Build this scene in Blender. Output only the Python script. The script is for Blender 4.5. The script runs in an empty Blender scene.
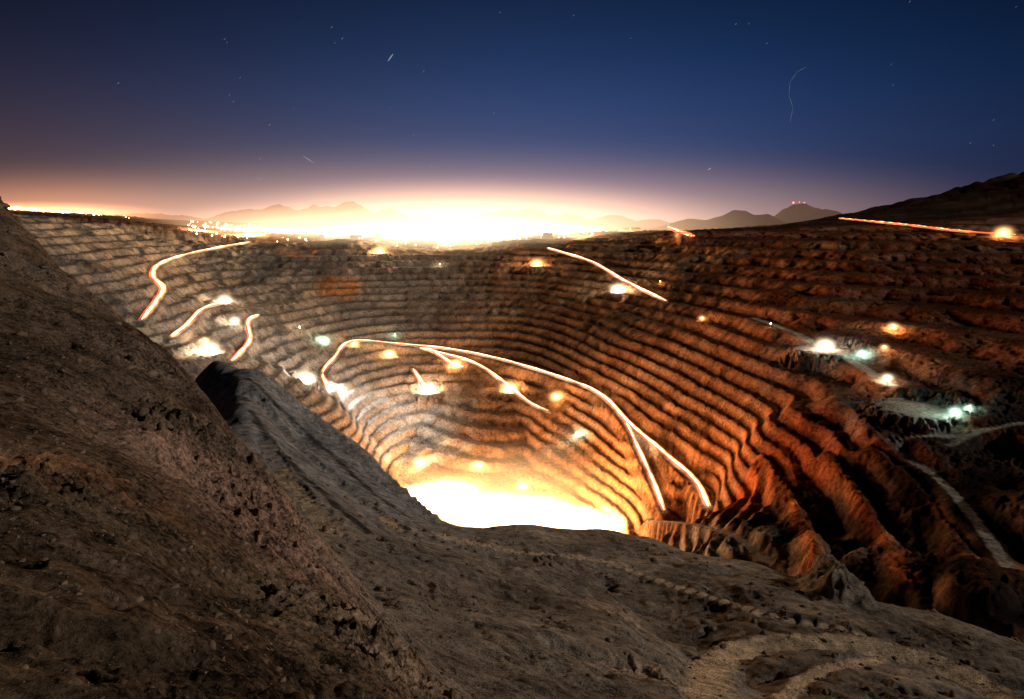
import bpy, math, random
import numpy as np
random.seed(7); np.random.seed(7)
scene=bpy.context.scene
scene.view_settings.view_transform='Standard'
scene.view_settings.look='None'; scene.view_settings.exposure=0

# ------------------------------------------------------------ helpers: image pixels back-projected to world points
PITCH=math.radians(10.6); F=683.0
CP,SP=math.cos(PITCH),math.sin(PITCH)
def ray(px,py):
    v=(349.5-py)/F; dx=(px-512)/F
    return dx,CP+SP*v,-SP+CP*v
def unproject(px,py,Y):
    dx,dy,dz=ray(px,py); t=Y/dy
    return (dx*t,Y,dz*t)

# ------------------------------------------------------------ noise
def _h(ix,iy,seed):
    n=(ix.astype(np.int64)*374761393+iy.astype(np.int64)*668265263+seed*1442695041)&0xffffffff
    n=((n^(n>>13))*1274126177)&0xffffffff
    n=n^(n>>16)
    return (n&0xffff).astype(np.float32)/65535.0*6.2831853
def pn(x,y,seed=0):
    x0=np.floor(x);y0=np.floor(y);fx=(x-x0).astype(np.float32);fy=(y-y0).astype(np.float32)
    u=fx*fx*fx*(fx*(fx*6-15)+10);w=fy*fy*fy*(fy*(fy*6-15)+10)
    def g(ox,oy):
        a=_h(x0+ox,y0+oy,seed); return np.cos(a)*(fx-ox)+np.sin(a)*(fy-oy)
    a=g(0,0);b=g(1,0);c=g(0,1);d=g(1,1)
    return ((a+(b-a)*u)*(1-w)+(c+(d-c)*u)*w)*1.5
def sst(x,a,b):
    t=np.clip((x-a)/(b-a),0,1); return t*t*(3-2*t)

class RBF:
    def __init__(s,P,V,c,reg=1e-6):
        P=np.array(P,float);V=np.array(V,float);s.P=P;s.c=c
        n=len(P);A=np.zeros((n+3,n+3))
        d=np.sqrt(((P[:,None]-P[None])**2).sum(-1)+c*c)
        A[:n,:n]=d-reg*np.eye(n)
        A[:n,n]=1;A[:n,n+1:]=P;A[n,:n]=1;A[n+1:,:n]=P.T
        b=np.zeros(n+3);b[:n]=V
        s.w=np.linalg.lstsq(A,b,rcond=None)[0]
    def __call__(s,x,y):
        sh=x.shape;x=x.ravel();y=y.ravel();n=len(s.P)
        out=s.w[n]+s.w[n+1]*x+s.w[n+2]*y
        for k in range(n):
            out=out+s.w[k]*np.sqrt((x-s.P[k,0])**2+(y-s.P[k,1])**2+s.c**2)
        return out.reshape(sh)

# ------------------------------------------------------------ pit field (metres)
pit=[unproject(*a) for a in [
 (200,243,3000),(350,246,3100),(500,247,3100),(600,246,3000),(700,240,2900),(800,238,2700),(900,236,2500),(1024,245,2300),
 (0,212,3300),(60,213,4500),(0,208,4500),(140,218,4500),(-150,208,3500),(250,232,4500),(30,220,2700),(100,230,2800),(150,238,2900),
 (60,245,2200),(100,270,2000),(140,310,1800),(170,340,1700),(200,300,2250),(200,270,2650),(300,270,2800),(300,320,2300),
 (300,380,1850),(230,360,1700),(350,420,1780),(372,455,1770),(400,300,2680),(400,350,2396),(400,400,2150),(400,440,1960),
 (500,300,2680),(500,350,2380),(500,400,2130),(500,450,1900),(500,493,1650),(440,484,1740),(560,503,1590),(600,300,2500),(600,350,2100),(600,420,1800),(600,480,1600),
 (650,350,2000),(650,420,1650),(680,490,1400),(700,510,1350),(700,300,2250),(700,350,1850),(740,400,1500),(740,450,1300),(740,495,1180),
 (800,290,2050),(800,340,1650),(800,400,1350),(800,450,1150),(900,300,1850),(900,350,1450),(900,400,1200),(900,440,1050),
 (1000,280,1900),(1000,330,1500),(1000,400,1100),(1024,460,950),(760,520,950),(800,540,850),(850,500,950),(850,570,700),
 (900,540,800),(900,500,900),(950,560,700),(1000,500,800),(1000,570,620),(1000,610,520),(740,540,850),(680,530,1100)]]
pit+=[(-302,1840,-700),(-29,1570,-708),(115,1520,-705),(240,1480,-690),(190,1450,-705),(-150,1640,-710),(-50,1400,-705),(-200,1500,-705),
 (0,1100,-700),(200,1000,-600),(-300,1250,-690),(-550,1300,-540),(-300,700,-520),(300,650,-500),(500,450,-420),(0,300,-520),(-600,900,-400),
 (-1200,1300,-200),(-1900,1600,-20),(-1500,600,-120),(2500,1500,-60),(1800,800,-150),(1200,500,-260),
 (-1000,4500,-100),(0,4500,-110),(1000,4500,-85),(2200,4500,-60),(0,9000,-100),(-4000,9000,0),(5000,9000,-20),(0,20000,-100),(20000,20000,-50),(-20000,20000,0),
 (20000,-5000,-100),(-20000,-5000,-100),(0,-5000,-200),(0,-500,-300)]
pit=np.array(pit)
pitR=RBF(pit[:,:2]/1000,pit[:,2],0.06)
hills=[]
for (px,py,hw,Y) in [(354,202,24,11000),(318,207,26,11200),(280,207,28,11500),(240,214,26,11000),(500,210,30,13000),(530,208,26,13500),(565,214,28,12500),(612,215,26,11000),(650,219,20,10000),
                     (735,210,22,7800),(765,216,16,7600),(800,207,22,8300),(690,219,22,8000),(830,214,20,8000),(420,214,30,14000),(390,210,24,12000),(150,213,60,15000),(30,206,60,16000)]:
    x,y,z=unproject(px,py,Y); hills.append((x,y,(z+95),hw*Y/F*1.05,hw*Y/F*1.5))
def hillz(x,y):
    z=np.zeros_like(x)
    for (hx,hy,a,sx,sy) in hills:
        z=z+(a*np.exp(-((x-hx)/sx)**2-((y-hy)/sy)**2))**2.2
    z=z**(1/2.2)*.92
    z=z*(1+.22*pn(x/700,y/900,31)+.16*pn(x/260,y/350,32)+.1*pn(x/110,y/160,35))
    z=z+420*np.exp(-((x-3800)/1400)**2-((y-4200)/1300)**2)*(1+.15*pn(x/500,y/500,33)+.1*pn(x/160,y/160,34)+.05*pn(x/60,y/60,36))
    return z
FBX=[-900,-404,-192,-31,121,265,420,900];FBY=[2300,1925,1735,1662,1612,1500,1350,1000]
def pitfield(x,y):
    r=np.hypot(x,y)
    z=pitR(x/1000,y/1000)
    k=sst(r,9000,20000); z=z*(1-k)-100*k
    d=np.maximum(y-np.interp(x,FBX,FBY),0)
    z=np.where(d<700,np.maximum(z,-692+.29*d),z)
    return np.maximum(z,-692)+hillz(x,y)

# ------------------------------------------------------------ near field (bearing / log range)
nearpts=[unproject(*a) for a in [
 (0,699,14),(150,699,18),(300,699,28),(400,699,38),(458,697,50),(0,600,22),(150,600,30),(250,600,48),(300,572,72),(380,628,58),
 (0,500,40),(150,500,60),(250,500,95),(285,530,88),(0,400,75),(120,400,110),(205,400,150),(0,300,140),(60,300,180),(100,300,215),
 (0,250,200),(30,235,240),(0,206,270),(-300,200,200),(-300,500,40),(-300,699,10),(165,350,180),(250,455,118),
 (312,568,210),(330,580,190),(400,628,150),(440,660,125),(480,690,112),(520,699,110),(560,650,200),(560,699,130),
 (600,580,430),(622,620,290),(648,660,225),(690,699,180),(665,640,330),(720,680,255),(700,620,360),(850,699,240),(1024,699,290),(1300,699,300),
 (520,640,190),(400,600,210),(450,560,340),(350,560,260),(305,520,330),(290,480,420),(262,440,520),(245,405,640),(235,385,760),
 (800,640,320),(900,660,310),(300,440,680),(350,490,560),(500,600,300),(400,520,480),(450,530,550)]]
rim=[unproject(*a) for a in [(215,362,960),(270,378,880),(310,410,830),(350,440,780),(380,465,740),(430,517,660),(520,526,640),(600,532,640),(650,545,630),(700,562,590),(760,572,570),(850,602,500),(950,627,450),(1024,650,400),(1200,690,380)]]
crest=[unproject(*a) for a in [(0,206,270),(30,235,240),(100,300,215),(-300,200,200)]]
nearpts+=rim+[(x*1.25,y*1.25,z-190) for x,y,z in rim]+[(x*2,y*2,z-700) for x,y,z in rim]
nearpts+=[(x*1.4,y*1.4,z-80) for x,y,z in crest]+[(x*3.2,y*3.2,z-380) for x,y,z in crest]+[(x*9,y*9,z-1200) for x,y,z in crest]
def pol(th,r,z): return (math.sin(th)*r,math.cos(th)*r,z)
for th in (-1.1,-.7,-.3): nearpts+=[pol(th,.5,-1.7),pol(th,2,-1.75),pol(th,6,-4.95)]
for th in (0,.3,.7,1.1): nearpts+=[pol(th,.5,-1.7),pol(th,2,-1.9),pol(th,6,-5.8)]
for th in (.05,.25,.45,.75,1.1): nearpts+=[pol(th,12,-12),pol(th,25,-25),pol(th,80,-80)]
nearpts+=[pol(1.1,300,-200),pol(-1.1,20,-6),pol(1.1,1500,-900),pol(-1.1,3000,-1200)]
nearpts=np.array(nearpts)
nr=np.hypot(nearpts[:,0],nearpts[:,1]);nth=np.arctan2(nearpts[:,0],nearpts[:,1])
nearR=RBF(np.stack([nth,np.log(nr)*.5],1),nearpts[:,2]/nr,0.015)
def nearfield(x,y):
    r=np.maximum(np.hypot(x,y),.3);th=np.arctan2(x,y)
    tc=np.clip(th,-1.15,1.15)
    q=nearR(tc,np.log(np.minimum(r,4000))*.5)
    k=sst(np.abs(th),1.15,2.6)
    qb=np.where(r<6,-1.7/np.maximum(r,.5),-.35)
    q=q*(1-k)+qb*k
    return np.clip(q,-2.5,.6)*r
def base(x,y):
    return np.maximum(nearfield(x,y),pitfield(x,y))

def hit(px,py,tmin=12,tmax=9000):
    dx,dy,dz=ray(px,py)
    if px>480 and py>520: tmin=110
    t=np.exp(np.linspace(math.log(tmin),math.log(tmax),2600))
    x=dx*t;y=dy*t;z=dz*t
    b=base(x,y); below=np.where(z<b)[0]
    i=below[0] if len(below) else len(t)-1
    i=max(i,1)
    d0=z[i-1]-b[i-1];d1=z[i]-b[i]
    k=d0/(d0-d1) if (d0-d1)!=0 else 0
    k=min(max(k,0),1)
    tt=t[i-1]+(t[i]-t[i-1])*k
    return np.array([dx*tt,dy*tt,float(base(np.array([dx*tt]),np.array([dy*tt]))[0])])

def catmull(P,step=8):
    P=[np.array(p,float) for p in P]
    Q=[2*P[0]-P[1]]+P+[2*P[-1]-P[-2]]
    out=[]
    for i in range(1,len(Q)-2):
        n=max(2,int(np.linalg.norm(Q[i+1]-Q[i])/step))
        for k in range(n):
            t=k/n
            out.append(.5*((2*Q[i])+(-Q[i-1]+Q[i+1])*t+(2*Q[i-1]-5*Q[i]+4*Q[i+1]-Q[i+2])*t*t+(-Q[i-1]+3*Q[i]-3*Q[i+1]+Q[i+2])*t**3))
    out.append(P[-1]); return np.array(out)

# name: image pixel points, half width, blend, height offset
roads_px={
 'K1':([(762,465),(785,497),(808,545),(838,596)],3,8,22),
 'K2':([(828,462),(856,500),(882,545),(908,596)],3,8,20),
 'K3':([(872,452),(915,490),(950,535),(985,595)],3,8,11),
 'T1':([(250,243),(215,249),(180,257),(158,266),(153,277),(163,289),(155,304),(142,321)],11,2.6,0),
 'T2':([(172,338),(188,325),(203,310),(225,303)],10,2.6,0),
 'T3':([(258,316),(248,322),(250,340),(240,354),(232,362)],10,2.6,0),
 'T4':([(330,390),(323,374),(335,358),(352,342),(400,345),(450,350),(500,360),(560,378),(600,395),(630,425),(665,455),(695,482),(708,508)],12,2.6,0),
 'T5':([(624,418),(636,445),(652,480),(664,512)],11,2.6,0),
 'T6':([(420,349),(470,362),(500,380),(530,404),(548,412)],9,2.6,0),
 'T7':([(413,370),(428,392)],8,2.6,0),
 'T7b':([(430,350),(455,366),(463,368)],8,2.6,0),
 'T8':([(548,249),(590,262),(625,282),(666,302)],10,2.6,0),
 'T9':([(840,219),(900,225),(960,232),(1015,236)],12,2.6,0),
 'T11':([(668,224),(675,231),(692,237)],6,2.0,0),
 'R1':([(895,436),(905,455),(940,480),(975,520),(1010,570)],7,4,0),
 'R1b':([(890,440),(925,436),(960,436)],6,4,0),
 'R2':([(950,445),(985,430),(1040,420)],7,4,0),
 'R3':([(716,712),(708,688),(716,664),(750,648),(800,643),(870,647),(940,666),(1010,702)],8.5,1.6,0),
 'R3b':([(780,704),(800,684),(830,668),(880,660)],3.5,1.8,0),
 'R9':([(440,536),(520,552),(600,562),(680,588),(760,612),(860,634)],3.5,2.2,0),
 'B1':([(262,379),(285,396),(314,420),(356,454),(428,517)],8,1.5,1),
 'B2':([(256,396),(275,418),(304,450),(345,488),(395,522)],8,1.5,-7),
 'B3':([(264,436),(276,458),(300,490),(335,525)],7,1.5,-6),
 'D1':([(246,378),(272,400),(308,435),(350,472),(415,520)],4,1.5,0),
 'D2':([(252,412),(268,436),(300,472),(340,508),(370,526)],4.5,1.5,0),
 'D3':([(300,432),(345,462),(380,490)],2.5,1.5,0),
 'R7':([(755,318),(800,335),(850,360),(890,385)],12,2.6,0),
 'R8':([(650,520),(690,524),(730,534),(765,560)],9,2.0,0),
}
roads={}
for k,(pp,w,bl,dz) in roads_px.items():
    P=[hit(a,b)+np.array([0,0,dz]) for a,b in pp]
    if k[0] in 'BD': P=[p for p in P if np.hypot(p[0],p[1])>330]
    if len(P)>1: roads[k]=(catmull(P,3 if k.startswith('R3') else 8),w,bl)

pads=[(915,408,60),(825,350,60),(618,292,35),(537,266,40),(428,392,40),(510,391,35),(306,380,35),(210,352,35),(382,253,35)]
padw=[(hit(a,b),r) for a,b,r in pads]

# ------------------------------------------------------------ terrain grid
rr=np.concatenate([np.exp(np.arange(math.log(.5),math.log(8),.03)),np.exp(np.arange(math.log(8),math.log(700),.0055)),np.arange(700,3400,3.6),np.exp(np.arange(math.log(3400),math.log(70000),.02))])
fine=np.radians(np.arange(-43,43.001,.085)); co=np.radians(np.arange(44.5,315,1.5))
ang=np.concatenate([fine,co]); ang=np.where(ang>math.pi,ang-2*math.pi,ang)
NR,NA=len(rr),len(ang)
R,A=np.meshgrid(rr,ang,indexing='ij')
X=R*np.sin(A);Y=R*np.cos(A)
nf=nearfield(X,Y);pf=pitfield(X,Y)
sp=np.where(R<700,R*.0055,np.where(R<3400,3.6,R*.02))
Rc=np.interp(A,[-.64,-.54,-.425,-.365,-.32,-.30,-.19,-.079,0,.1],[335,250,165,126,93,76,60,50,45,10])
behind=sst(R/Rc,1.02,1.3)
relief=np.zeros_like(X)
msk=.4+1.3*np.clip(pn(X/38,Y/38,71)+.6*pn(X/9,Y/9,72)+.1,-.3,1)
wx=X+3*pn(X/11,Y/11,41)+1*pn(X/3.5,Y/3.5,43);wy=Y+3*pn(X/11,Y/11,42)+1*pn(X/3.5,Y/3.5,44)
for i,L in enumerate([140,70,36,18,9,4.5,2.3,1.2,.6,.3]):
    k=sst(L/sp,2.0,4.0)*(1-sst(L/R,.25,.6))
    if L>60: k=k*.35
    m=k>0.001
    n=np.zeros_like(X)
    n[m]=pn(wx[m]/L+i*17.3,wy[m]/L-i*9.1,i+1)
    amp=1.0 if L>30 else .8+.9*msk
    if L>12: relief+=k*L*amp*(.06*n+.03*(.45-np.abs(n)*2))
    elif L>2: relief+=k*L*amp*(.085*n+.03*(.45-np.abs(n)*2))
    else: relief+=k*L*amp*.13*n
col_spots=[]
for (px,py,rad,amp,c) in [(235,485,16,2.4,(.50,.32,.25)),(280,545,10,2.0,(.50,.32,.25)),(15,470,9,1.5,(.40,.22,.13)),(215,435,16,2.2,(.44,.30,.23)),
        (395,655,7,1.4,(.44,.32,.23)),(345,612,8,1.4,(.42,.31,.22)),(430,690,6,1.2,(.44,.32,.23)),(170,420,14,1.8,(.2,.15,.11)),
        (618,615,20,2.6,(.46,.35,.26)),(645,668,14,2.4,(.46,.35,.26)),(840,630,16,3,(.12,.095,.08)),(150,360,14,2.2,(.26,.19,.15)),(60,285,18,2.8,(.27,.20,.15)),
        (560,560,40,3,(.20,.17,.15)),(440,590,25,2,(.24,.20,.17)),(720,600,30,3,(.13,.105,.09)),(40,360,14,.6,(.13,.095,.07)),(100,520,9,.5,(.14,.11,.08)),(880,690,20,2,(.12,.10,.08)),(60,650,5,.2,(.11,.08,.055)),
        (420,560,25,1.5,(.15,.13,.12)),(520,600,22,1.5,(.15,.125,.11)),(680,640,14,1,(.11,.09,.075)),(950,640,25,2,(.10,.08,.065)),(380,545,30,1.5,(.17,.16,.155))]:
    p=hit(px,py); d2=((X-p[0])**2+(Y-p[1])**2)/rad**2
    m=d2<6
    g=np.exp(-d2[m]); x=X[m];y=Y[m]
    L=rad/1.6;n=np.zeros_like(x);a_=1
    for o in range(6):
        q=pn(x/L+o*3.1,y/L,200+o);n+=a_*np.maximum(.5-np.abs(q)*2.2,-.3)*(L>2*sp[m]);L/=2;a_*=.6
    relief[m]+=g*amp*n
    gg=np.zeros_like(X);gg[m]=np.clip(g*1.2*(.8+.8*n),0,1);col_spots.append((gg,c))
relief*=np.where(R>450,.75,1)
nz=nf+relief*sst(R,2+8*sst(A,-.3,0),12+28*sst(A,-.3,0))
# terraces
wv=np.zeros_like(X)
m=(R>350)&(R<5200)
x,y=X[m],Y[m]
wsc=1-.5*sst(X[m],250,900)
wv[m]=(13*pn(x/420,y/420,51)+9*pn(x/170,y/170,52))*wsc+(5*pn(x/70,y/70,53)+3*pn(x/30,y/30,57))*(.5+.5*wsc)
pz=pf+wv*(1-sst(pf,-60,40)*.4)*sst(pf,-692,-640)
H=23+6*sst(X,0,700)+6*sst(1300-Y,0,800)*sst(X,100,500)
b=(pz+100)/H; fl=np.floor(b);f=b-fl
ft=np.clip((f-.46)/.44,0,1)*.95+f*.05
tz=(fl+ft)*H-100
tw=(1-sst(Y,2950,3180))*sst(R,400,700)*sst(pf,-690,-668)
coll=.06+.65*sst(pn(X/230,Y/230,61)+.4*pn(X/60,Y/60,62),.2,.6)
tw=tw*(1-coll)
pz2=pz*(1-tw)+tz*tw
det=np.zeros_like(X)
det[m]=(1.9*pn(x/26,y/26,54)+1.8*(1-2*np.abs(pn(x/13,y/13,55))))*(.5+.9*np.clip(pn(x/90,y/90,63)+.5,0,1))*(1+1.2*sst(1200-Y[m],0,300))
far=R>=3300
det[far]+= (np.clip(R[far]/3000,1,4)*2)*pn(X[far]/200,Y[far]/200,56)
pz2=pz2+det*sst(pf,-692,-670)+.6*pn(X/9,Y/9,59)*(R>400)*(R<3500)
isnear=nz>pz2
Z=np.maximum(nz,pz2)
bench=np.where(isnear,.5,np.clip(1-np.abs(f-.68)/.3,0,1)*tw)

roadm=np.zeros_like(X);spurm=np.zeros_like(X);darkm=np.zeros_like(X)
def carve(P,w,bl=2.6,kind='R'):
    global Z
    z=P[:,2].copy()
    for _ in range(6): z[1:-1]=(z[:-2]+z[1:-1]*2+z[2:])/4
    P[:,2]=z
    lo=P[:,:2].min(0)-w*bl-10;hi=P[:,:2].max(0)+w*bl+10
    m=np.where((X.ravel()>lo[0])&(X.ravel()<hi[0])&(Y.ravel()>lo[1])&(Y.ravel()<hi[1]))[0]
    if not len(m): return
    xs=X.ravel()[m];ys=Y.ravel()[m];best=np.full(len(m),1e18);bz=np.zeros(len(m))
    for p in P:
        d=(xs-p[0])**2+(ys-p[1])**2
        k=d<best;best[k]=d[k];bz[k]=p[2]
    jit=pn(xs/14,ys/14,66)*w*.35+pn(xs/5,ys/5,67)*w*.2
    spur=kind=='K'
    d=np.sqrt(best)+jit*(2.5 if spur else 1)
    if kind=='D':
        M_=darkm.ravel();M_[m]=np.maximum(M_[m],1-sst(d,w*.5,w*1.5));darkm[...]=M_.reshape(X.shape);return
    k=1-sst(d,w,w*bl)
    if spur: k=np.clip(1-(d-w)/(w*bl-w),0,1)*.9
    Zr=Z.ravel().copy()
    new=Zr[m]*(1-k)+bz*k
    if spur: new=np.maximum(new,Zr[m])+3.2*sst(k,0,.5)*(.5-np.abs(pn(xs/19,ys/19,68))*2)+1.8*sst(k,0,.5)*(.5-np.abs(pn(xs/8,ys/8,69))*2)
    Zr[m]=new;Z=Zr.reshape(X.shape)
    T_=spurm if spur else roadm
    M_=T_.ravel();M_[m]=np.maximum(M_[m],k*(.45 if P[0][0]>560 else 1) if spur else 1-sst(d,w*.7,w*1.25));T_[...]=M_.reshape(X.shape)
for k,(P,w,bl) in roads.items(): carve(P,w,bl,k[0])
for (c,r) in padw: carve(np.array([c,c,c]),r,1.5)

# ---- ground colour: painted light and shade, rock type, soil
C=np.zeros(X.shape+(3,))
def lerp(c,w):
    global C
    C=C*(1-w[...,None])+np.array(c)*w[...,None]
C[:]=(.26,.155,.095)
lerp((.26,.225,.19),1-sst(X+.25*(2600-Y),-500,50))
lerp((.24,.085,.040),sst(X-.12*(Y-1500),300,800)*.9)
lerp((.09,.055,.045),sst(Y,3000,3300))
# mineral banding in the wall rock
bandn=pn(X/500+3*pn(X/900,Y/900,101),Y/140,102)
lerp((.34,.27,.21),np.clip(bandn*1.6-.2,0,1)*.5*(~isnear))
lerp((.12,.07,.05),np.clip(-bandn*1.6-.2,0,1)*.5*(~isnear))
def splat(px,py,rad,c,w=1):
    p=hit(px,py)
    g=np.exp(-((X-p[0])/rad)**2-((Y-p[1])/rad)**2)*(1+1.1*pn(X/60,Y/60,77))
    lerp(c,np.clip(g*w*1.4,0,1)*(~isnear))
for s in [(400,425,120,(.54,.54,.54)),(372,430,90,(.56,.56,.56)),(440,450,70,(.48,.45,.42)),(340,390,150,(.38,.37,.37)),(565,440,45,(.46,.44,.42)),(250,345,200,(.36,.35,.34)),(730,540,60,(.42,.38,.34)),(700,535,40,(.42,.38,.34)),
          (790,460,110,(.34,.10,.04)),(870,420,90,(.26,.08,.035)),(700,470,110,(.36,.17,.08)),(335,285,80,(.42,.20,.08)),(600,470,130,(.38,.20,.10)),
          (980,485,110,(.03,.025,.022)),(1010,400,170,(.06,.032,.025)),(790,530,60,(.05,.035,.028)),(960,600,60,(.03,.022,.02)),(1010,540,90,(.03,.022,.02)),(900,590,60,(.03,.022,.02)),(850,540,70,(.04,.025,.02)),(915,500,60,(.035,.025,.02)),(980,300,200,(.13,.05,.03)),(915,408,90,(.30,.30,.31)),(830,352,85,(.34,.34,.36))]:  # near-black splats paint darkness into the unlit lower right
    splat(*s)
lerp((.40,.13,.05),np.clip(spurm*1.5-.45,0,1)*(~isnear))  # orange crest colour paints lamplight onto the spur tops
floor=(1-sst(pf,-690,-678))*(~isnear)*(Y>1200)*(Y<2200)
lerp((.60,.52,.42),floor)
n1=pn(X/60,Y/60,81)[...,None];n2=pn(X/9,Y/9,82)[...,None];n3=pn(X/2.2,Y/2.2,83)[...,None]*(R<200)[...,None]
nearc=np.zeros_like(C)
nearc[:]=(.155,.112,.08); nearc=nearc*(1+.6*n1+.5*n2+.5*n3)
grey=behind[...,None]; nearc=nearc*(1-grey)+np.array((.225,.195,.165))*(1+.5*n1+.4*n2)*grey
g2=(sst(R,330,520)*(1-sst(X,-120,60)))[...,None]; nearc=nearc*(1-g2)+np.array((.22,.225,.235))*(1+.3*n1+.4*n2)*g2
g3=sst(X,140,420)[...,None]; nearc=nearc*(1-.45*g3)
for gg,c in col_spots: nearc=nearc*(1-gg[...,None])+np.array(c)*gg[...,None]
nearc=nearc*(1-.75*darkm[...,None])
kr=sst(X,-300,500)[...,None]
C=np.where(isnear[...,None],nearc,C*((.82-.42*kr)+(.28+.7*kr)*bench[...,None]))  # bench flats darkened as painted shadow, strongest on the right
rc=np.where((R<500)[...,None],np.array((.60,.47,.33)),np.array((.36,.345,.33)))*(1+.25*n2+.15*n1)
rm=(roadm*np.where((X>300)&(R>500),.75,1)*.9)[...,None]
C=C*(1-rm)+rc*rm
C=np.clip(C,.008,.8)

def make_mesh(name,co,faces,mat,smooth=False):
    me=bpy.data.meshes.new(name)
    me.from_pydata([tuple(c) for c in co],[],faces); me.update()
    ob=bpy.data.objects.new(name,me); scene.collection.objects.link(ob)
    if mat: me.materials.append(mat)
    if smooth: me.polygons.foreach_set('use_smooth',[True]*len(me.polygons))
    return ob

idx=np.arange(NR*NA).reshape(NR,NA)
nx=np.roll(idx,-1,axis=1)
q=np.stack([idx[:-1],nx[:-1],nx[1:],idx[1:]],-1).reshape(-1,4)[:,::-1]
me=bpy.data.meshes.new('terrain')
nv=NR*NA;nf_=len(q)
me.vertices.add(nv);me.vertices.foreach_set('co',np.stack([X,Y,Z],-1).astype(np.float32).ravel())
me.loops.add(nf_*4);me.loops.foreach_set('vertex_index',q.astype(np.int32).ravel())
me.polygons.add(nf_);me.polygons.foreach_set('loop_start',np.arange(0,nf_*4,4,dtype=np.int32))
me.update(calc_edges=True)
at=me.attributes.new('soil_shade','FLOAT_COLOR','POINT')
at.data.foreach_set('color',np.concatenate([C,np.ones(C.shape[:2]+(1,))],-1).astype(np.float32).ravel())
me.polygons.foreach_set('use_smooth',np.ones(nf_,bool))
terr=bpy.data.objects.new('terrain',me);scene.collection.objects.link(terr)

def nodes(mat):
    mat.use_nodes=True;nt=mat.node_tree;nt.nodes.clear();return nt
def N(nt,t,**kw):
    n=nt.nodes.new(t)
    for k,v in kw.items(): setattr(n,k,v)
    return n
def M(nt,op,a,b=None,c=None):
    n=nt.nodes.new('ShaderNodeMath');n.operation=op
    for i,v in enumerate((a,b,c)):
        if v is None: continue
        if hasattr(v,'node'): nt.links.new(v,n.inputs[i])
        else: n.inputs[i].default_value=v
    return n.outputs[0]
mt=bpy.data.materials.new('rocky_ground');nt=nodes(mt)
out=N(nt,'ShaderNodeOutputMaterial');bs=N(nt,'ShaderNodeBsdfDiffuse')
a=N(nt,'ShaderNodeAttribute',attribute_name='soil_shade')
geo=N(nt,'ShaderNodeNewGeometry')
vals=[]
for sc,det_ in ((.012,7),(.15,7),(1.6,7)):
    n=N(nt,'ShaderNodeTexNoise');n.inputs['Scale'].default_value=sc;n.inputs['Detail'].default_value=det_;n.inputs['Roughness'].default_value=.78
    nt.links.new(geo.outputs['Position'],n.inputs['Vector']);vals.append(n.outputs['Fac'])
s=M(nt,'ADD',M(nt,'MULTIPLY_ADD',vals[0],1.5,-.3),M(nt,'ADD',M(nt,'MULTIPLY_ADD',vals[1],2.4,-1.2),M(nt,'MULTIPLY_ADD',vals[2],3.8,-1.9)))
s=M(nt,'MAXIMUM',M(nt,'MULTIPLY_ADD',s,1.5,.2),.12)
vm=N(nt,'ShaderNodeVectorMath',operation='SCALE');nt.links.new(a.outputs['Color'],vm.inputs[0]);nt.links.new(s,vm.inputs['Scale'])
nt.links.new(vm.outputs[0],bs.inputs['Color'])
bp=N(nt,'ShaderNodeBump');bp.inputs['Strength'].default_value=1;bp.inputs['Distance'].default_value=1.0
hh=M(nt,'ADD',M(nt,'MULTIPLY',vals[1],2.6),M(nt,'MULTIPLY',vals[2],.7))
nt.links.new(hh,bp.inputs['Height']);nt.links.new(bp.outputs[0],bs.inputs['Normal']);nt.links.new(bs.outputs[0],out.inputs[0])
me.materials.append(mt)

def zat(x,y):
    r=math.hypot(x,y);th=math.atan2(x,y)
    i=int(np.clip(np.searchsorted(rr,r),1,NR-1));j=int(np.clip(np.searchsorted(fine,th),1,len(fine)-1))
    return float(Z[i-1:i+1,j-1:j+1].mean())

# ---- boulders
import bmesh
bmv=bmesh.new();bmesh.ops.create_icosphere(bmv,subdivisions=1,radius=1)
iv=np.array([v.co[:] for v in bmv.verts]);ifc=np.array([tuple(v.index for v in f_.verts) for f_ in bmv.faces]);bmv.free()
K=34000
th=np.random.uniform(-.72,.72,K);r=np.exp(np.random.uniform(math.log(14),math.log(560),K))
x=np.sin(th)*r;y=np.cos(th)*r
keep=pn(x/60+3,y/60,91)+pn(x/14,y/14,92)>.0+np.random.uniform(-.4,.4,K)
th,r,x,y=[v[keep] for v in (th,r,x,y)];K=len(r)
s_=np.minimum(np.minimum(r*.0008*(1+np.random.pareto(1.9,K)),r*.0075),2.6)
ii=np.clip(np.searchsorted(rr,r),1,NR-1);jj=np.clip(np.searchsorted(fine,th),1,len(fine)-1)
zz=Z[ii,jj]
v=iv[None]*(1+.26*np.random.randn(K,len(iv),1))*np.random.uniform([.7,.7,.5],[1.3,1.3,.9],(K,1,3))*s_[:,None,None]
an=np.random.uniform(0,6.28,K)[:,None];c_,s2=np.cos(an),np.sin(an)
v=np.stack([v[...,0]*c_-v[...,1]*s2+x[:,None],v[...,0]*s2+v[...,1]*c_+y[:,None],v[...,2]+(zz+s_*.05)[:,None]],-1).reshape(-1,3)
fa=(ifc[None]+(np.arange(K)*len(iv))[:,None,None]).reshape(-1,3)
mr=bpy.data.materials.new('rock');nt=nodes(mr)
out=N(nt,'ShaderNodeOutputMaterial');bs=N(nt,'ShaderNodeBsdfDiffuse');n=N(nt,'ShaderNodeTexNoise');n.inputs['Scale'].default_value=.6
g=N(nt,'ShaderNodeNewGeometry');nt.links.new(g.outputs['Position'],n.inputs['Vector'])
cr=N(nt,'ShaderNodeValToRGB');cr.color_ramp.elements[0].position=.3;cr.color_ramp.elements[0].color=(.08,.06,.045,1);cr.color_ramp.elements[1].position=.7;cr.color_ramp.elements[1].color=(.21,.16,.125,1)
nt.links.new(n.outputs['Fac'],cr.inputs[0]);nt.links.new(cr.outputs[0],bs.inputs['Color']);nt.links.new(bs.outputs[0],out.inputs[0])
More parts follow.
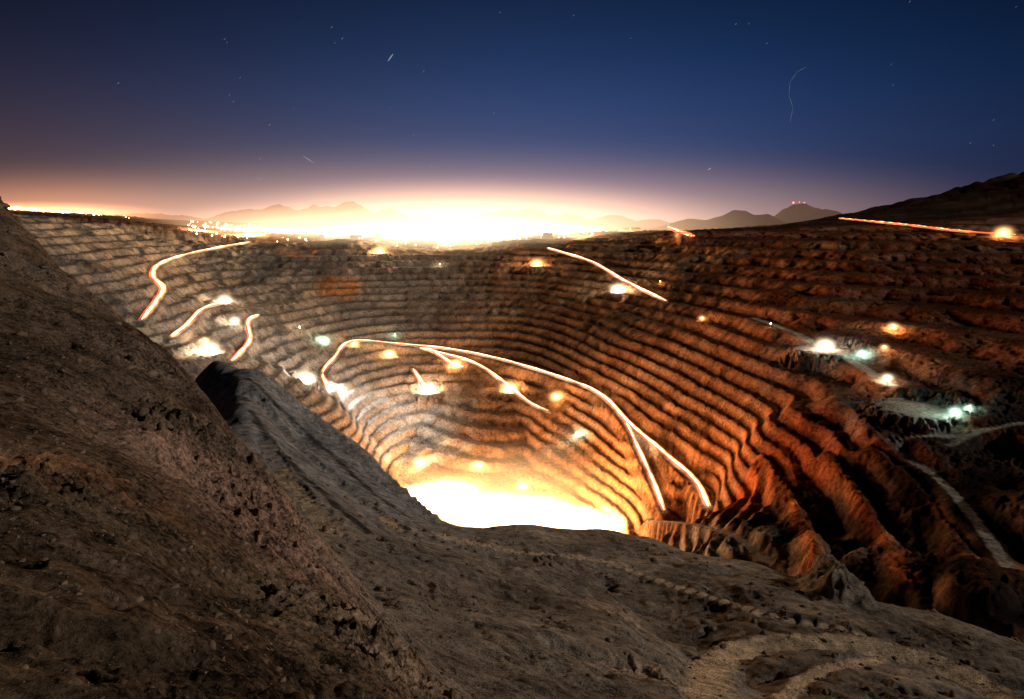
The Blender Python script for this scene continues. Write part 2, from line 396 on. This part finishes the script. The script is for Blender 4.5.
bme=bpy.data.meshes.new('boulders');bme.vertices.add(len(v));bme.vertices.foreach_set('co',v.astype(np.float32).ravel())
bme.loops.add(len(fa)*3);bme.loops.foreach_set('vertex_index',fa.astype(np.int32).ravel());bme.polygons.add(len(fa));bme.polygons.foreach_set('loop_start',np.arange(0,len(fa)*3,3,dtype=np.int32));bme.update(calc_edges=True)
bme.materials.append(mr);scene.collection.objects.link(bpy.data.objects.new('boulders',bme))

# ------------------------------------------------------------ emissive helpers
def emat(name,col,st):
    m=bpy.data.materials.new(name);nt=nodes(m);o=N(nt,'ShaderNodeOutputMaterial');e=N(nt,'ShaderNodeEmission')
    e.inputs[0].default_value=(*col,1);e.inputs[1].default_value=st;nt.links.new(e.outputs[0],o.inputs[0]);return m
def streakmat(name,col,st):
    m=emat(name,col,st);nt=m.node_tree;e=[n for n in nt.nodes if n.type=='EMISSION'][0]
    n=N(nt,'ShaderNodeTexNoise');n.inputs['Scale'].default_value=.012;n.inputs['Detail'].default_value=3
    g=N(nt,'ShaderNodeNewGeometry');nt.links.new(g.outputs['Position'],n.inputs['Vector'])
    nt.links.new(M(nt,'MULTIPLY',M(nt,'POWER',M(nt,'MULTIPLY',n.outputs['Fac'],2),2.2),st),e.inputs[1]);return m
def tube(P,rad,off,dz,name,mat,parent=None):
    P=np.array(P);T=np.gradient(P,axis=0);T[:,2]=0;T/=np.linalg.norm(T,axis=1)[:,None]+1e-9
    S=np.stack([T[:,1],-T[:,0],0*T[:,0]],1)
    vs=[];fs=[];K=6;nP=len(P)
    for i,(p,s) in enumerate(zip(P,S)):
        ed=min(1,.25+min(i,nP-1-i)*.2)
        c=p+s*off+np.array([0,0,dz]); w=rad*ed*(1+.3*math.sin(i*.37)+.2*math.sin(i*1.3))
        for k in range(K):
            a=k/K*2*math.pi; vs.append(c+s*math.cos(a)*w+np.array([0,0,math.sin(a)*w*.7]))
    for i in range(nP-1):
        for k in range(K):
            k2=(k+1)%K; fs.append((i*K+k,i*K+k2,(i+1)*K+k2,(i+1)*K+k))
    ob=make_mesh(name,vs,fs,mat,True); ob.parent=parent; return ob
m_head=streakmat('headlight_streak',(1,.72,.40),6); m_tail=streakmat('taillight_streak',(1,.13,.04),2.6); m_org=streakmat('amber_streak',(1,.34,.08),2.8)
def empty(name,loc=(0,0,0)):
    e=bpy.data.objects.new(name,None);e.location=loc;scene.collection.objects.link(e);return e
for k in roads:
    if k[0]!='T': continue
    P=roads[k][0]; e=empty('light_trail')
    g=np.linalg.norm(P.mean(0)[:2])/2000
    hw=1.2 if k in('T9','T11') else 2.4
    tube(P,hw*g,0,5,'headlight_streak',m_head,e)
    tube(P,1.9*g,(hw+2.7)*g,5,'taillight_streak',m_tail,e)
    tube(P,1.7*g,-(hw+2.3)*g,5,'amber_streak',m_org,e)

# ------------------------------------------------------------ self-glowing volumes that paint halos and haze
_hz={}
def glowmat(col,st,pw):
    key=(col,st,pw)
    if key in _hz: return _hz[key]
    m=bpy.data.materials.new('emissive_halo');nt=nodes(m);o=N(nt,'ShaderNodeOutputMaterial');e=N(nt,'ShaderNodeEmission')
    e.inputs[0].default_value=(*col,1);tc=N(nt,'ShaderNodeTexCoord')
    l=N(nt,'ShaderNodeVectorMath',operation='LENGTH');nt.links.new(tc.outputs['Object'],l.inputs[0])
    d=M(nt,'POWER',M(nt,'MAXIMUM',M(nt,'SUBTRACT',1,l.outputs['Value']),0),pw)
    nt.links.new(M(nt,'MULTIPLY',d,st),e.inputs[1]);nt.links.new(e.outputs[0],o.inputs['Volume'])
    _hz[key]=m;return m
bmv=bmesh.new();bmesh.ops.create_icosphere(bmv,subdivisions=3,radius=1);sph=bpy.data.meshes.new('glow_shell');bmv.to_mesh(sph);bmv.free()
def glow_shell(name,loc,sc,col,peak,pw,parent=None):
    me=sph.copy();st=peak*(pw+1)/2/(sc[1]);me.materials.append(glowmat(col,float('%.3g'%st),pw))
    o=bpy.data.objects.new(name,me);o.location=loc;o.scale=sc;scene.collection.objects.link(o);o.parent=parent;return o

# ------------------------------------------------------------ lighting towers
m_steel=bpy.data.materials.new('painted_steel');nt=nodes(m_steel);o=N(nt,'ShaderNodeOutputMaterial');b_=N(nt,'ShaderNodeBsdfPrincipled')
n=N(nt,'ShaderNodeTexNoise');n.inputs['Scale'].default_value=3;cr=N(nt,'ShaderNodeValToRGB');cr.color_ramp.elements[0].color=(.30,.20,.06,1);cr.color_ramp.elements[1].color=(.5,.38,.12,1)
nt.links.new(n.outputs['Fac'],cr.inputs[0]);nt.links.new(cr.outputs[0],b_.inputs['Base Color']);b_.inputs['Roughness'].default_value=.6;nt.links.new(b_.outputs[0],o.inputs[0])
def box(vs,fs,c,s):
    o=len(vs)
    for dx in(-1,1):
        for dy in(-1,1):
            for dz in(-1,1): vs.append((c[0]+dx*s[0]/2,c[1]+dy*s[1]/2,c[2]+dz*s[2]/2))
    fs+=[tuple(o+i for i in f_) for f_ in ((0,1,3,2),(4,6,7,5),(0,4,5,1),(2,3,7,6),(0,2,6,4),(1,5,7,3))]
vs=[];fs=[]
box(vs,fs,(0,0,1.2),(4,2,1.6));box(vs,fs,(3,0,.6),(2.4,.25,.25))
for x in(-1.2,1.2):
    for y in(-1.1,1.1): box(vs,fs,(x,y,.45),(.9,.3,.9))
for x,y in((-.4,-.4),(.4,-.4),(.4,.4),(-.4,.4)): box(vs,fs,(x,y,7),(.14,.14,10))
for i in range(8): box(vs,fs,(0,0,2.6+i*1.25),(.9,.9,.1))
box(vs,fs,(0,0,12.1),(4,.4,.25))
tw_me=bpy.data.meshes.new('mast');tw_me.from_pydata(vs,[],fs);tw_me.materials.append(m_steel)
vs=[];fs=[]
for x in(-1.6,-.55,.55,1.6):
    for z in (11.6,12.7): box(vs,fs,(x,-.3,z),(.9,.5,.8))
hd_me=bpy.data.meshes.new('lamp_head');hd_me.from_pydata(vs,[],fs)
WARM=(1,.50,.18);WHT=(1,.76,.50);GRN=(.6,1,.72)
lamps=[(225,303,.5,WHT),(235,322,.25,WHT),(210,353,.8,WHT),(306,380,.8,WHT),(325,341,.2,GRN),(390,355,.4,WARM),(428,390,.8,WHT),(455,367,.4,WARM),
 (510,390,.9,WARM),(556,400,.5,WARM),(578,433,.13,GRN),(478,466,.35,WARM),(420,463,.6,WARM),(522,487,.5,WARM),(618,292,.6,WHT),(537,265,.45,WARM),
 (380,252,.4,WARM),(825,348,.7,WHT),(862,352,.2,GRN),(893,326,.2,WARM),(884,349,.1,WARM),(887,381,.28,WHT),(955,413,.28,GRN),(968,404,.08,GRN),(682,237,.4,WARM),(702,317,.08,WARM),
 (355,347,.2,WARM),(330,388,.3,WHT),(1003,235,.45,WARM),(440,262,.04,WHT),(300,330,.04,WHT),(395,335,.03,GRN),(660,285,.03,WARM),(770,330,.03,WHT),(205,340,.15,WARM)]
hm={}
for (px,py,s,c) in lamps:
    p=hit(px,py+2); g=math.hypot(p[0],p[1])/2000; z=zat(p[0],p[1])
    e=empty('lighting_tower',(p[0],p[1],z));e.rotation_euler[2]=random.uniform(0,6)
    a_=bpy.data.objects.new('mast',tw_me);scene.collection.objects.link(a_);a_.parent=e
    if c not in hm:
        h=hd_me.copy();h.materials.append(emat('lamp_glass',c,60));hm[c]=h
    h=bpy.data.objects.new('lamp_head',hm[c]);scene.collection.objects.link(h);h.parent=e
    L=bpy.data.lights.new('floodlight','POINT');L.energy=.85e6*s*g*g;L.color=c;L.shadow_soft_size=1.5
    lo=bpy.data.objects.new('floodlight',L);lo.location=(0,0,15);scene.collection.objects.link(lo);lo.parent=e
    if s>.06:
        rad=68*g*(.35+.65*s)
        glow_shell('emissive_halo',(0,0,10),(rad,rad,rad*.75),c,11.0*min(1,s+.25),6,e)  # emissive ball added as the lamp's halo

from mathutils import Vector
def aim(o,d): o.rotation_euler=Vector(d).to_track_quat('-Z','Y').to_euler()
for (x,y,s) in ((-190,1640,.9),(-60,1560,.9),(60,1540,.9),(170,1470,.7)):
    L=bpy.data.lights.new('pit_floodlight','POINT');L.energy=5.2e6*s;L.color=(1,.47,.18);L.shadow_soft_size=8
    o=bpy.data.objects.new('pit_floodlight',L);o.location=(x,y,-662);scene.collection.objects.link(o)
    L=bpy.data.lights.new('floor_floodlight','SPOT');L.energy=2.2e7;L.color=(1,.66,.36);L.spot_size=math.radians(110);L.spot_blend=.4;L.shadow_soft_size=5
    o=bpy.data.objects.new('floor_floodlight',L);o.location=(x,y,-600);scene.collection.objects.link(o)
wl=hit(395,425)
for (px,py,tg,en,an,col) in ((215,345,(900,1500,-300),3.2e7,62,(1,.34,.11)),(330,385,(500,1500,-450),1.8e7,80,(1,.36,.12)),(250,243,(1100,1700,-200),1.8e7,50,(1,.36,.12)),
        (428,392,(430,830,-400),3.4e7,42,(1,.34,.11)),(322,378,(wl[0],wl[1],wl[2]),5e6,100,(1,.85,.68))):
    p=hit(px,py);L=bpy.data.lights.new('wall_fill_spot','SPOT');L.energy=en;L.color=col;L.spot_size=math.radians(an);L.spot_blend=.8;L.shadow_soft_size=6  # added fill spots without fixtures, put in to brighten the walls
    o=bpy.data.objects.new('wall_fill_spot',L);loc=Vector((p[0]+30,p[1]-10,zat(p[0],p[1])+45));o.location=loc;aim(o,Vector(tg)-loc);scene.collection.objects.link(o)
glow_shell('pit_floor_dust',(0,1560,-665),(420,300,150),(1,.55,.22),2.2,2)  # emissive volume adds a painted glow over the pit floor

# ------------------------------------------------------------ processing plant on the far rim
m_wall=bpy.data.materials.new('corrugated_metal');nt=nodes(m_wall);o=N(nt,'ShaderNodeOutputMaterial');b_=N(nt,'ShaderNodeBsdfPrincipled')
n=N(nt,'ShaderNodeTexNoise');n.inputs['Scale'].default_value=.2;cr=N(nt,'ShaderNodeValToRGB');cr.color_ramp.elements[0].color=(.2,.17,.14,1);cr.color_ramp.elements[1].color=(.45,.40,.34,1)
nt.links.new(n.outputs['Fac'],cr.inputs[0]);nt.links.new(cr.outputs[0],b_.inputs['Base Color']);b_.inputs['Roughness'].default_value=.7;nt.links.new(b_.outputs[0],o.inputs[0])
pl=empty('processing_plant')
vs=[];fs=[]
for k in range(110):
    x=random.gauss(-180,480);y=random.uniform(3250,4600);x=x*y/3600
    w,d,h=random.uniform(18,70),random.uniform(20,60),random.uniform(6,18);z=zat(x,y)
    box(vs,fs,(x,y,z+h/2-1),(w,d,h+2))
    o=len(vs);z1=z+h;vs+=[(x-w/2-1,y-d/2-1,z1+.03),(x+w/2+1,y-d/2-1,z1+.03),(x+w/2+1,y+d/2+1,z1+.03),(x-w/2-1,y+d/2+1,z1+.03),(x-w/2-1,y,z1+h*.25),(x+w/2+1,y,z1+h*.25)]
    fs+=[(o,o+1,o+5,o+4),(o+3,o+4,o+5,o+2),(o,o+4,o+3),(o+1,o+2,o+5)]
for k in range(6):
    x=random.uniform(-700,300);y=random.uniform(3700,4400);box(vs,fs,(x,y,zat(x,y)+20),(5,5,40))
b=make_mesh('sheds',vs,fs,m_wall);b.parent=pl
def lampfield(name,pts,col,st,size):
    vs=[];fs=[]
    for (x,y,z) in pts:
        s=size*math.hypot(x,y)/4000*random.uniform(.3,1.5)
        o=len(vs);vs+=[(x+s,y,z),(x-s,y,z),(x,y+s,z),(x,y-s,z),(x,y,z+s),(x,y,z-s)]
        fs+=[(o,o+2,o+4),(o+2,o+1,o+4),(o+1,o+3,o+4),(o+3,o,o+4),(o+2,o,o+5),(o+1,o+2,o+5),(o+3,o+1,o+5),(o,o+3,o+5)]
    return make_mesh(name,vs,fs,emat(name+'_glow',col,st))
pts=[]
for k in range(700):
    y=random.uniform(3180,5200);px=random.choice([random.gauss(470,60),random.uniform(330,590),random.uniform(330,590),random.uniform(190,600),random.gauss(250,25)]);x=(px-512)/F*y
    pts.append((x,y,zat(x,y)+random.uniform(3,12)))
b=lampfield('yard_lamps',pts,(1,.66,.34),22,4);b.parent=pl
pts=[]
for k in range(200):
    px=random.uniform(0,145)*random.uniform(.2,1);y=random.uniform(4200,4700);x=(px-512)/F*y;pts.append((x,y,zat(x,y)+8))
tl=lampfield('town_lights',pts,(1,.42,.14),20,5)
for (px,y,e_) in ((210,3400,1.2),(255,3400,1.6),(340,3500,1.6),(400,3400,3),(450,3350,3.2),(500,3400,3.2),(550,3400,3),(585,3300,1.2),(60,4400,1)):
    x=(px-512)/F*y;L=bpy.data.lights.new('yard_floodlight','POINT');L.energy=8e6*e_;L.color=(1,.58,.26);L.shadow_soft_size=8
    o=bpy.data.objects.new('yard_floodlight',L);o.location=(x,y,zat(x,y)+45);scene.collection.objects.link(o);o.parent=pl
glow_shell('plant_glow',(-260,3600,-88),(1150,700,105),(1,.72,.42),17,2)  # emissive volumes add the glow around the plant
glow_shell('plant_glow',(-280,3900,-80),(1900,1000,360),(1,.58,.31),3.2,2)
glow_shell('plant_glow',(-1300,3600,-82),(520,330,80),(1,.62,.30),9.0,2)
glow_shell('plant_glow',(-1300,3800,-70),(1000,500,190),(1,.53,.28),1.6,2)
glow_shell('horizon_glow',(-500,8500,-60),(7500,5000,1000),(1,.58,.40),.8,2)  # emissive volume paints distance haze over the hills
glow_shell('town_glow',(-3050,4450,50),(1000,400,90),(1,.42,.15),3.6,2)  # emissive volumes add the glow over the town
glow_shell('town_glow',(-3100,4600,40),(1800,800,380),(1,.38,.16),.5,2)

vs=[];fs=[];p=unproject(798,206,8300)
for dx in(-60,10,70):
    z=zat(p[0]+dx,p[1]);box(vs,fs,(p[0]+dx,p[1],z+15),(4,4,40))
make_mesh('radio_mast',vs,fs,m_wall)
o=lampfield('beacon_lamps',[(p[0]+dx,p[1]-5,zat(p[0]+dx,p[1])+37) for dx in(-60,10,70)],(1,.15,.08),4,5)

# ------------------------------------------------------------ stars
def sky_pt(px,py,D=60000):
    dx,dy,dz=ray(px,py);l=math.sqrt(dx*dx+dy*dy+dz*dz);return np.array([dx,dy,dz])/l*D
vs=[];fs=[]
def streak(a,b_,w):
    A_=sky_pt(*a);B=sky_pt(*b_);d=B-A_;n_=np.cross(d,A_);n_=n_/np.linalg.norm(n_)*w*44
    o=len(vs);vs.extend([A_-n_*.4,A_+n_*.4,(A_+B)/2+n_,B+n_*.4,B-n_*.4,(A_+B)/2-n_]);fs.append((o,o+1,o+2,o+3,o+4,o+5))
streak((388,61),(393,54),1.1);streak((303,156),(314,163),.6);streak((708,170),(711,168),1.0)
for k in range(55):
    x=random.uniform(-200,1230);y=random.uniform(-40,180);streak((x,y),(x+1.6,y-1.6),random.uniform(.15,.34))
make_mesh('stars',vs,fs,emat('starlight',(.75,.85,1),.35))
vs=[];fs=[]
pp=[(806,67),(797,72),(790,82),(789,95),(793,108),(790,122)]
for i in range(5): streak(pp[i],pp[i+1],.5)
make_mesh('sky_squiggle',vs,fs,emat('squiggle_light',(.45,.65,.9),.18))  # bright squiggle of unknown origin

# ------------------------------------------------------------ sky
w=bpy.data.worlds.new('World');scene.world=w;w.use_nodes=True;nt=w.node_tree;nt.nodes.clear()
o=N(nt,'ShaderNodeOutputWorld');bg=N(nt,'ShaderNodeBackground');tc=N(nt,'ShaderNodeTexCoord');sx=N(nt,'ShaderNodeSeparateXYZ')
nt.links.new(tc.outputs['Generated'],sx.inputs[0])
e=M(nt,'MAXIMUM',sx.outputs[2],0);az=M(nt,'ARCTAN2',sx.outputs[0],sx.outputs[1])
cr=N(nt,'ShaderNodeValToRGB');els=cr.color_ramp.elements
stops=[(0,(.026,.040,.11)),(.05,(.030,.050,.15)),(.10,(.026,.054,.165)),(.16,(.015,.044,.145)),(.22,(.008,.029,.10)),(.28,(.005,.018,.062)),(.34,(.003,.011,.036)),(.7,(.001,.004,.016))]
els[0].position=0;els[0].color=(*stops[0][1],1);els[1].position=stops[1][0];els[1].color=(*stops[1][1],1)
for p_,c_ in stops[2:]:
    q_=els.new(p_);q_.color=(*c_,1)
nt.links.new(e,cr.inputs[0])
def gauss(v,c0,s0):
    d=M(nt,'DIVIDE',M(nt,'SUBTRACT',v,c0),s0);return M(nt,'EXPONENT',M(nt,'MULTIPLY',M(nt,'MULTIPLY',d,d),-1))
def scale(col,fac):
    v=N(nt,'ShaderNodeVectorMath',operation='SCALE')
    if isinstance(col,tuple): v.inputs[0].default_value=col
    else: nt.links.new(col,v.inputs[0])
    nt.links.new(fac,v.inputs['Scale']);return v.outputs[0]
def add(a_,b_):
    v=N(nt,'ShaderNodeVectorMath',operation='ADD');nt.links.new(a_,v.inputs[0]);nt.links.new(b_,v.inputs[1]);return v.outputs[0]
dim=M(nt,'MULTIPLY_ADD',gauss(az,0.06,.54),.88,.12)
tot=scale(cr.outputs[0],dim)
ex=lambda k:M(nt,'EXPONENT',M(nt,'MULTIPLY',e,-1/k))
tot=add(tot,scale((.36,.235,.15),M(nt,'MULTIPLY',gauss(az,-.10,.42),ex(.035))))
tot=add(tot,scale((.10,.080,.060),M(nt,'MULTIPLY',gauss(az,-.12,.38),ex(.085))))
tot=add(tot,scale((.17,.075,.032),M(nt,'MULTIPLY',gauss(az,-.66,.36),ex(.07))))
sk=N(nt,'ShaderNodeTexSky');sk.sky_type='NISHITA';sk.sun_disc=False;sk.sun_elevation=math.radians(-6);sk.sun_rotation=math.radians(100)
tw_=N(nt,'ShaderNodeValue');tw_.outputs[0].default_value=.005
tot=add(tot,scale(sk.outputs[0],tw_.outputs[0]))
nt.links.new(tot,bg.inputs[0]);bg.inputs[1].default_value=1;nt.links.new(bg.outputs[0],o.inputs[0])

# moonlight
S=bpy.data.lights.new('moon','SUN');S.energy=1.65;S.angle=math.radians(1.2);S.color=(1,.84,.69)
so=bpy.data.objects.new('moon',S);scene.collection.objects.link(so)
el=math.radians(20);azm=math.radians(100)
d=Vector((math.sin(azm)*math.cos(el),math.cos(azm)*math.cos(el),math.sin(el)))
so.rotation_euler=d.to_track_quat('Z','Y').to_euler()

cam=bpy.data.cameras.new('camera');co_=bpy.data.objects.new('camera',cam);scene.collection.objects.link(co_)
cam.sensor_width=36;cam.lens=36*F/1024;cam.clip_start=.1;cam.clip_end=200000
co_.location=(0,0,0);co_.rotation_euler=(math.pi/2-PITCH,0,0);scene.camera=co_
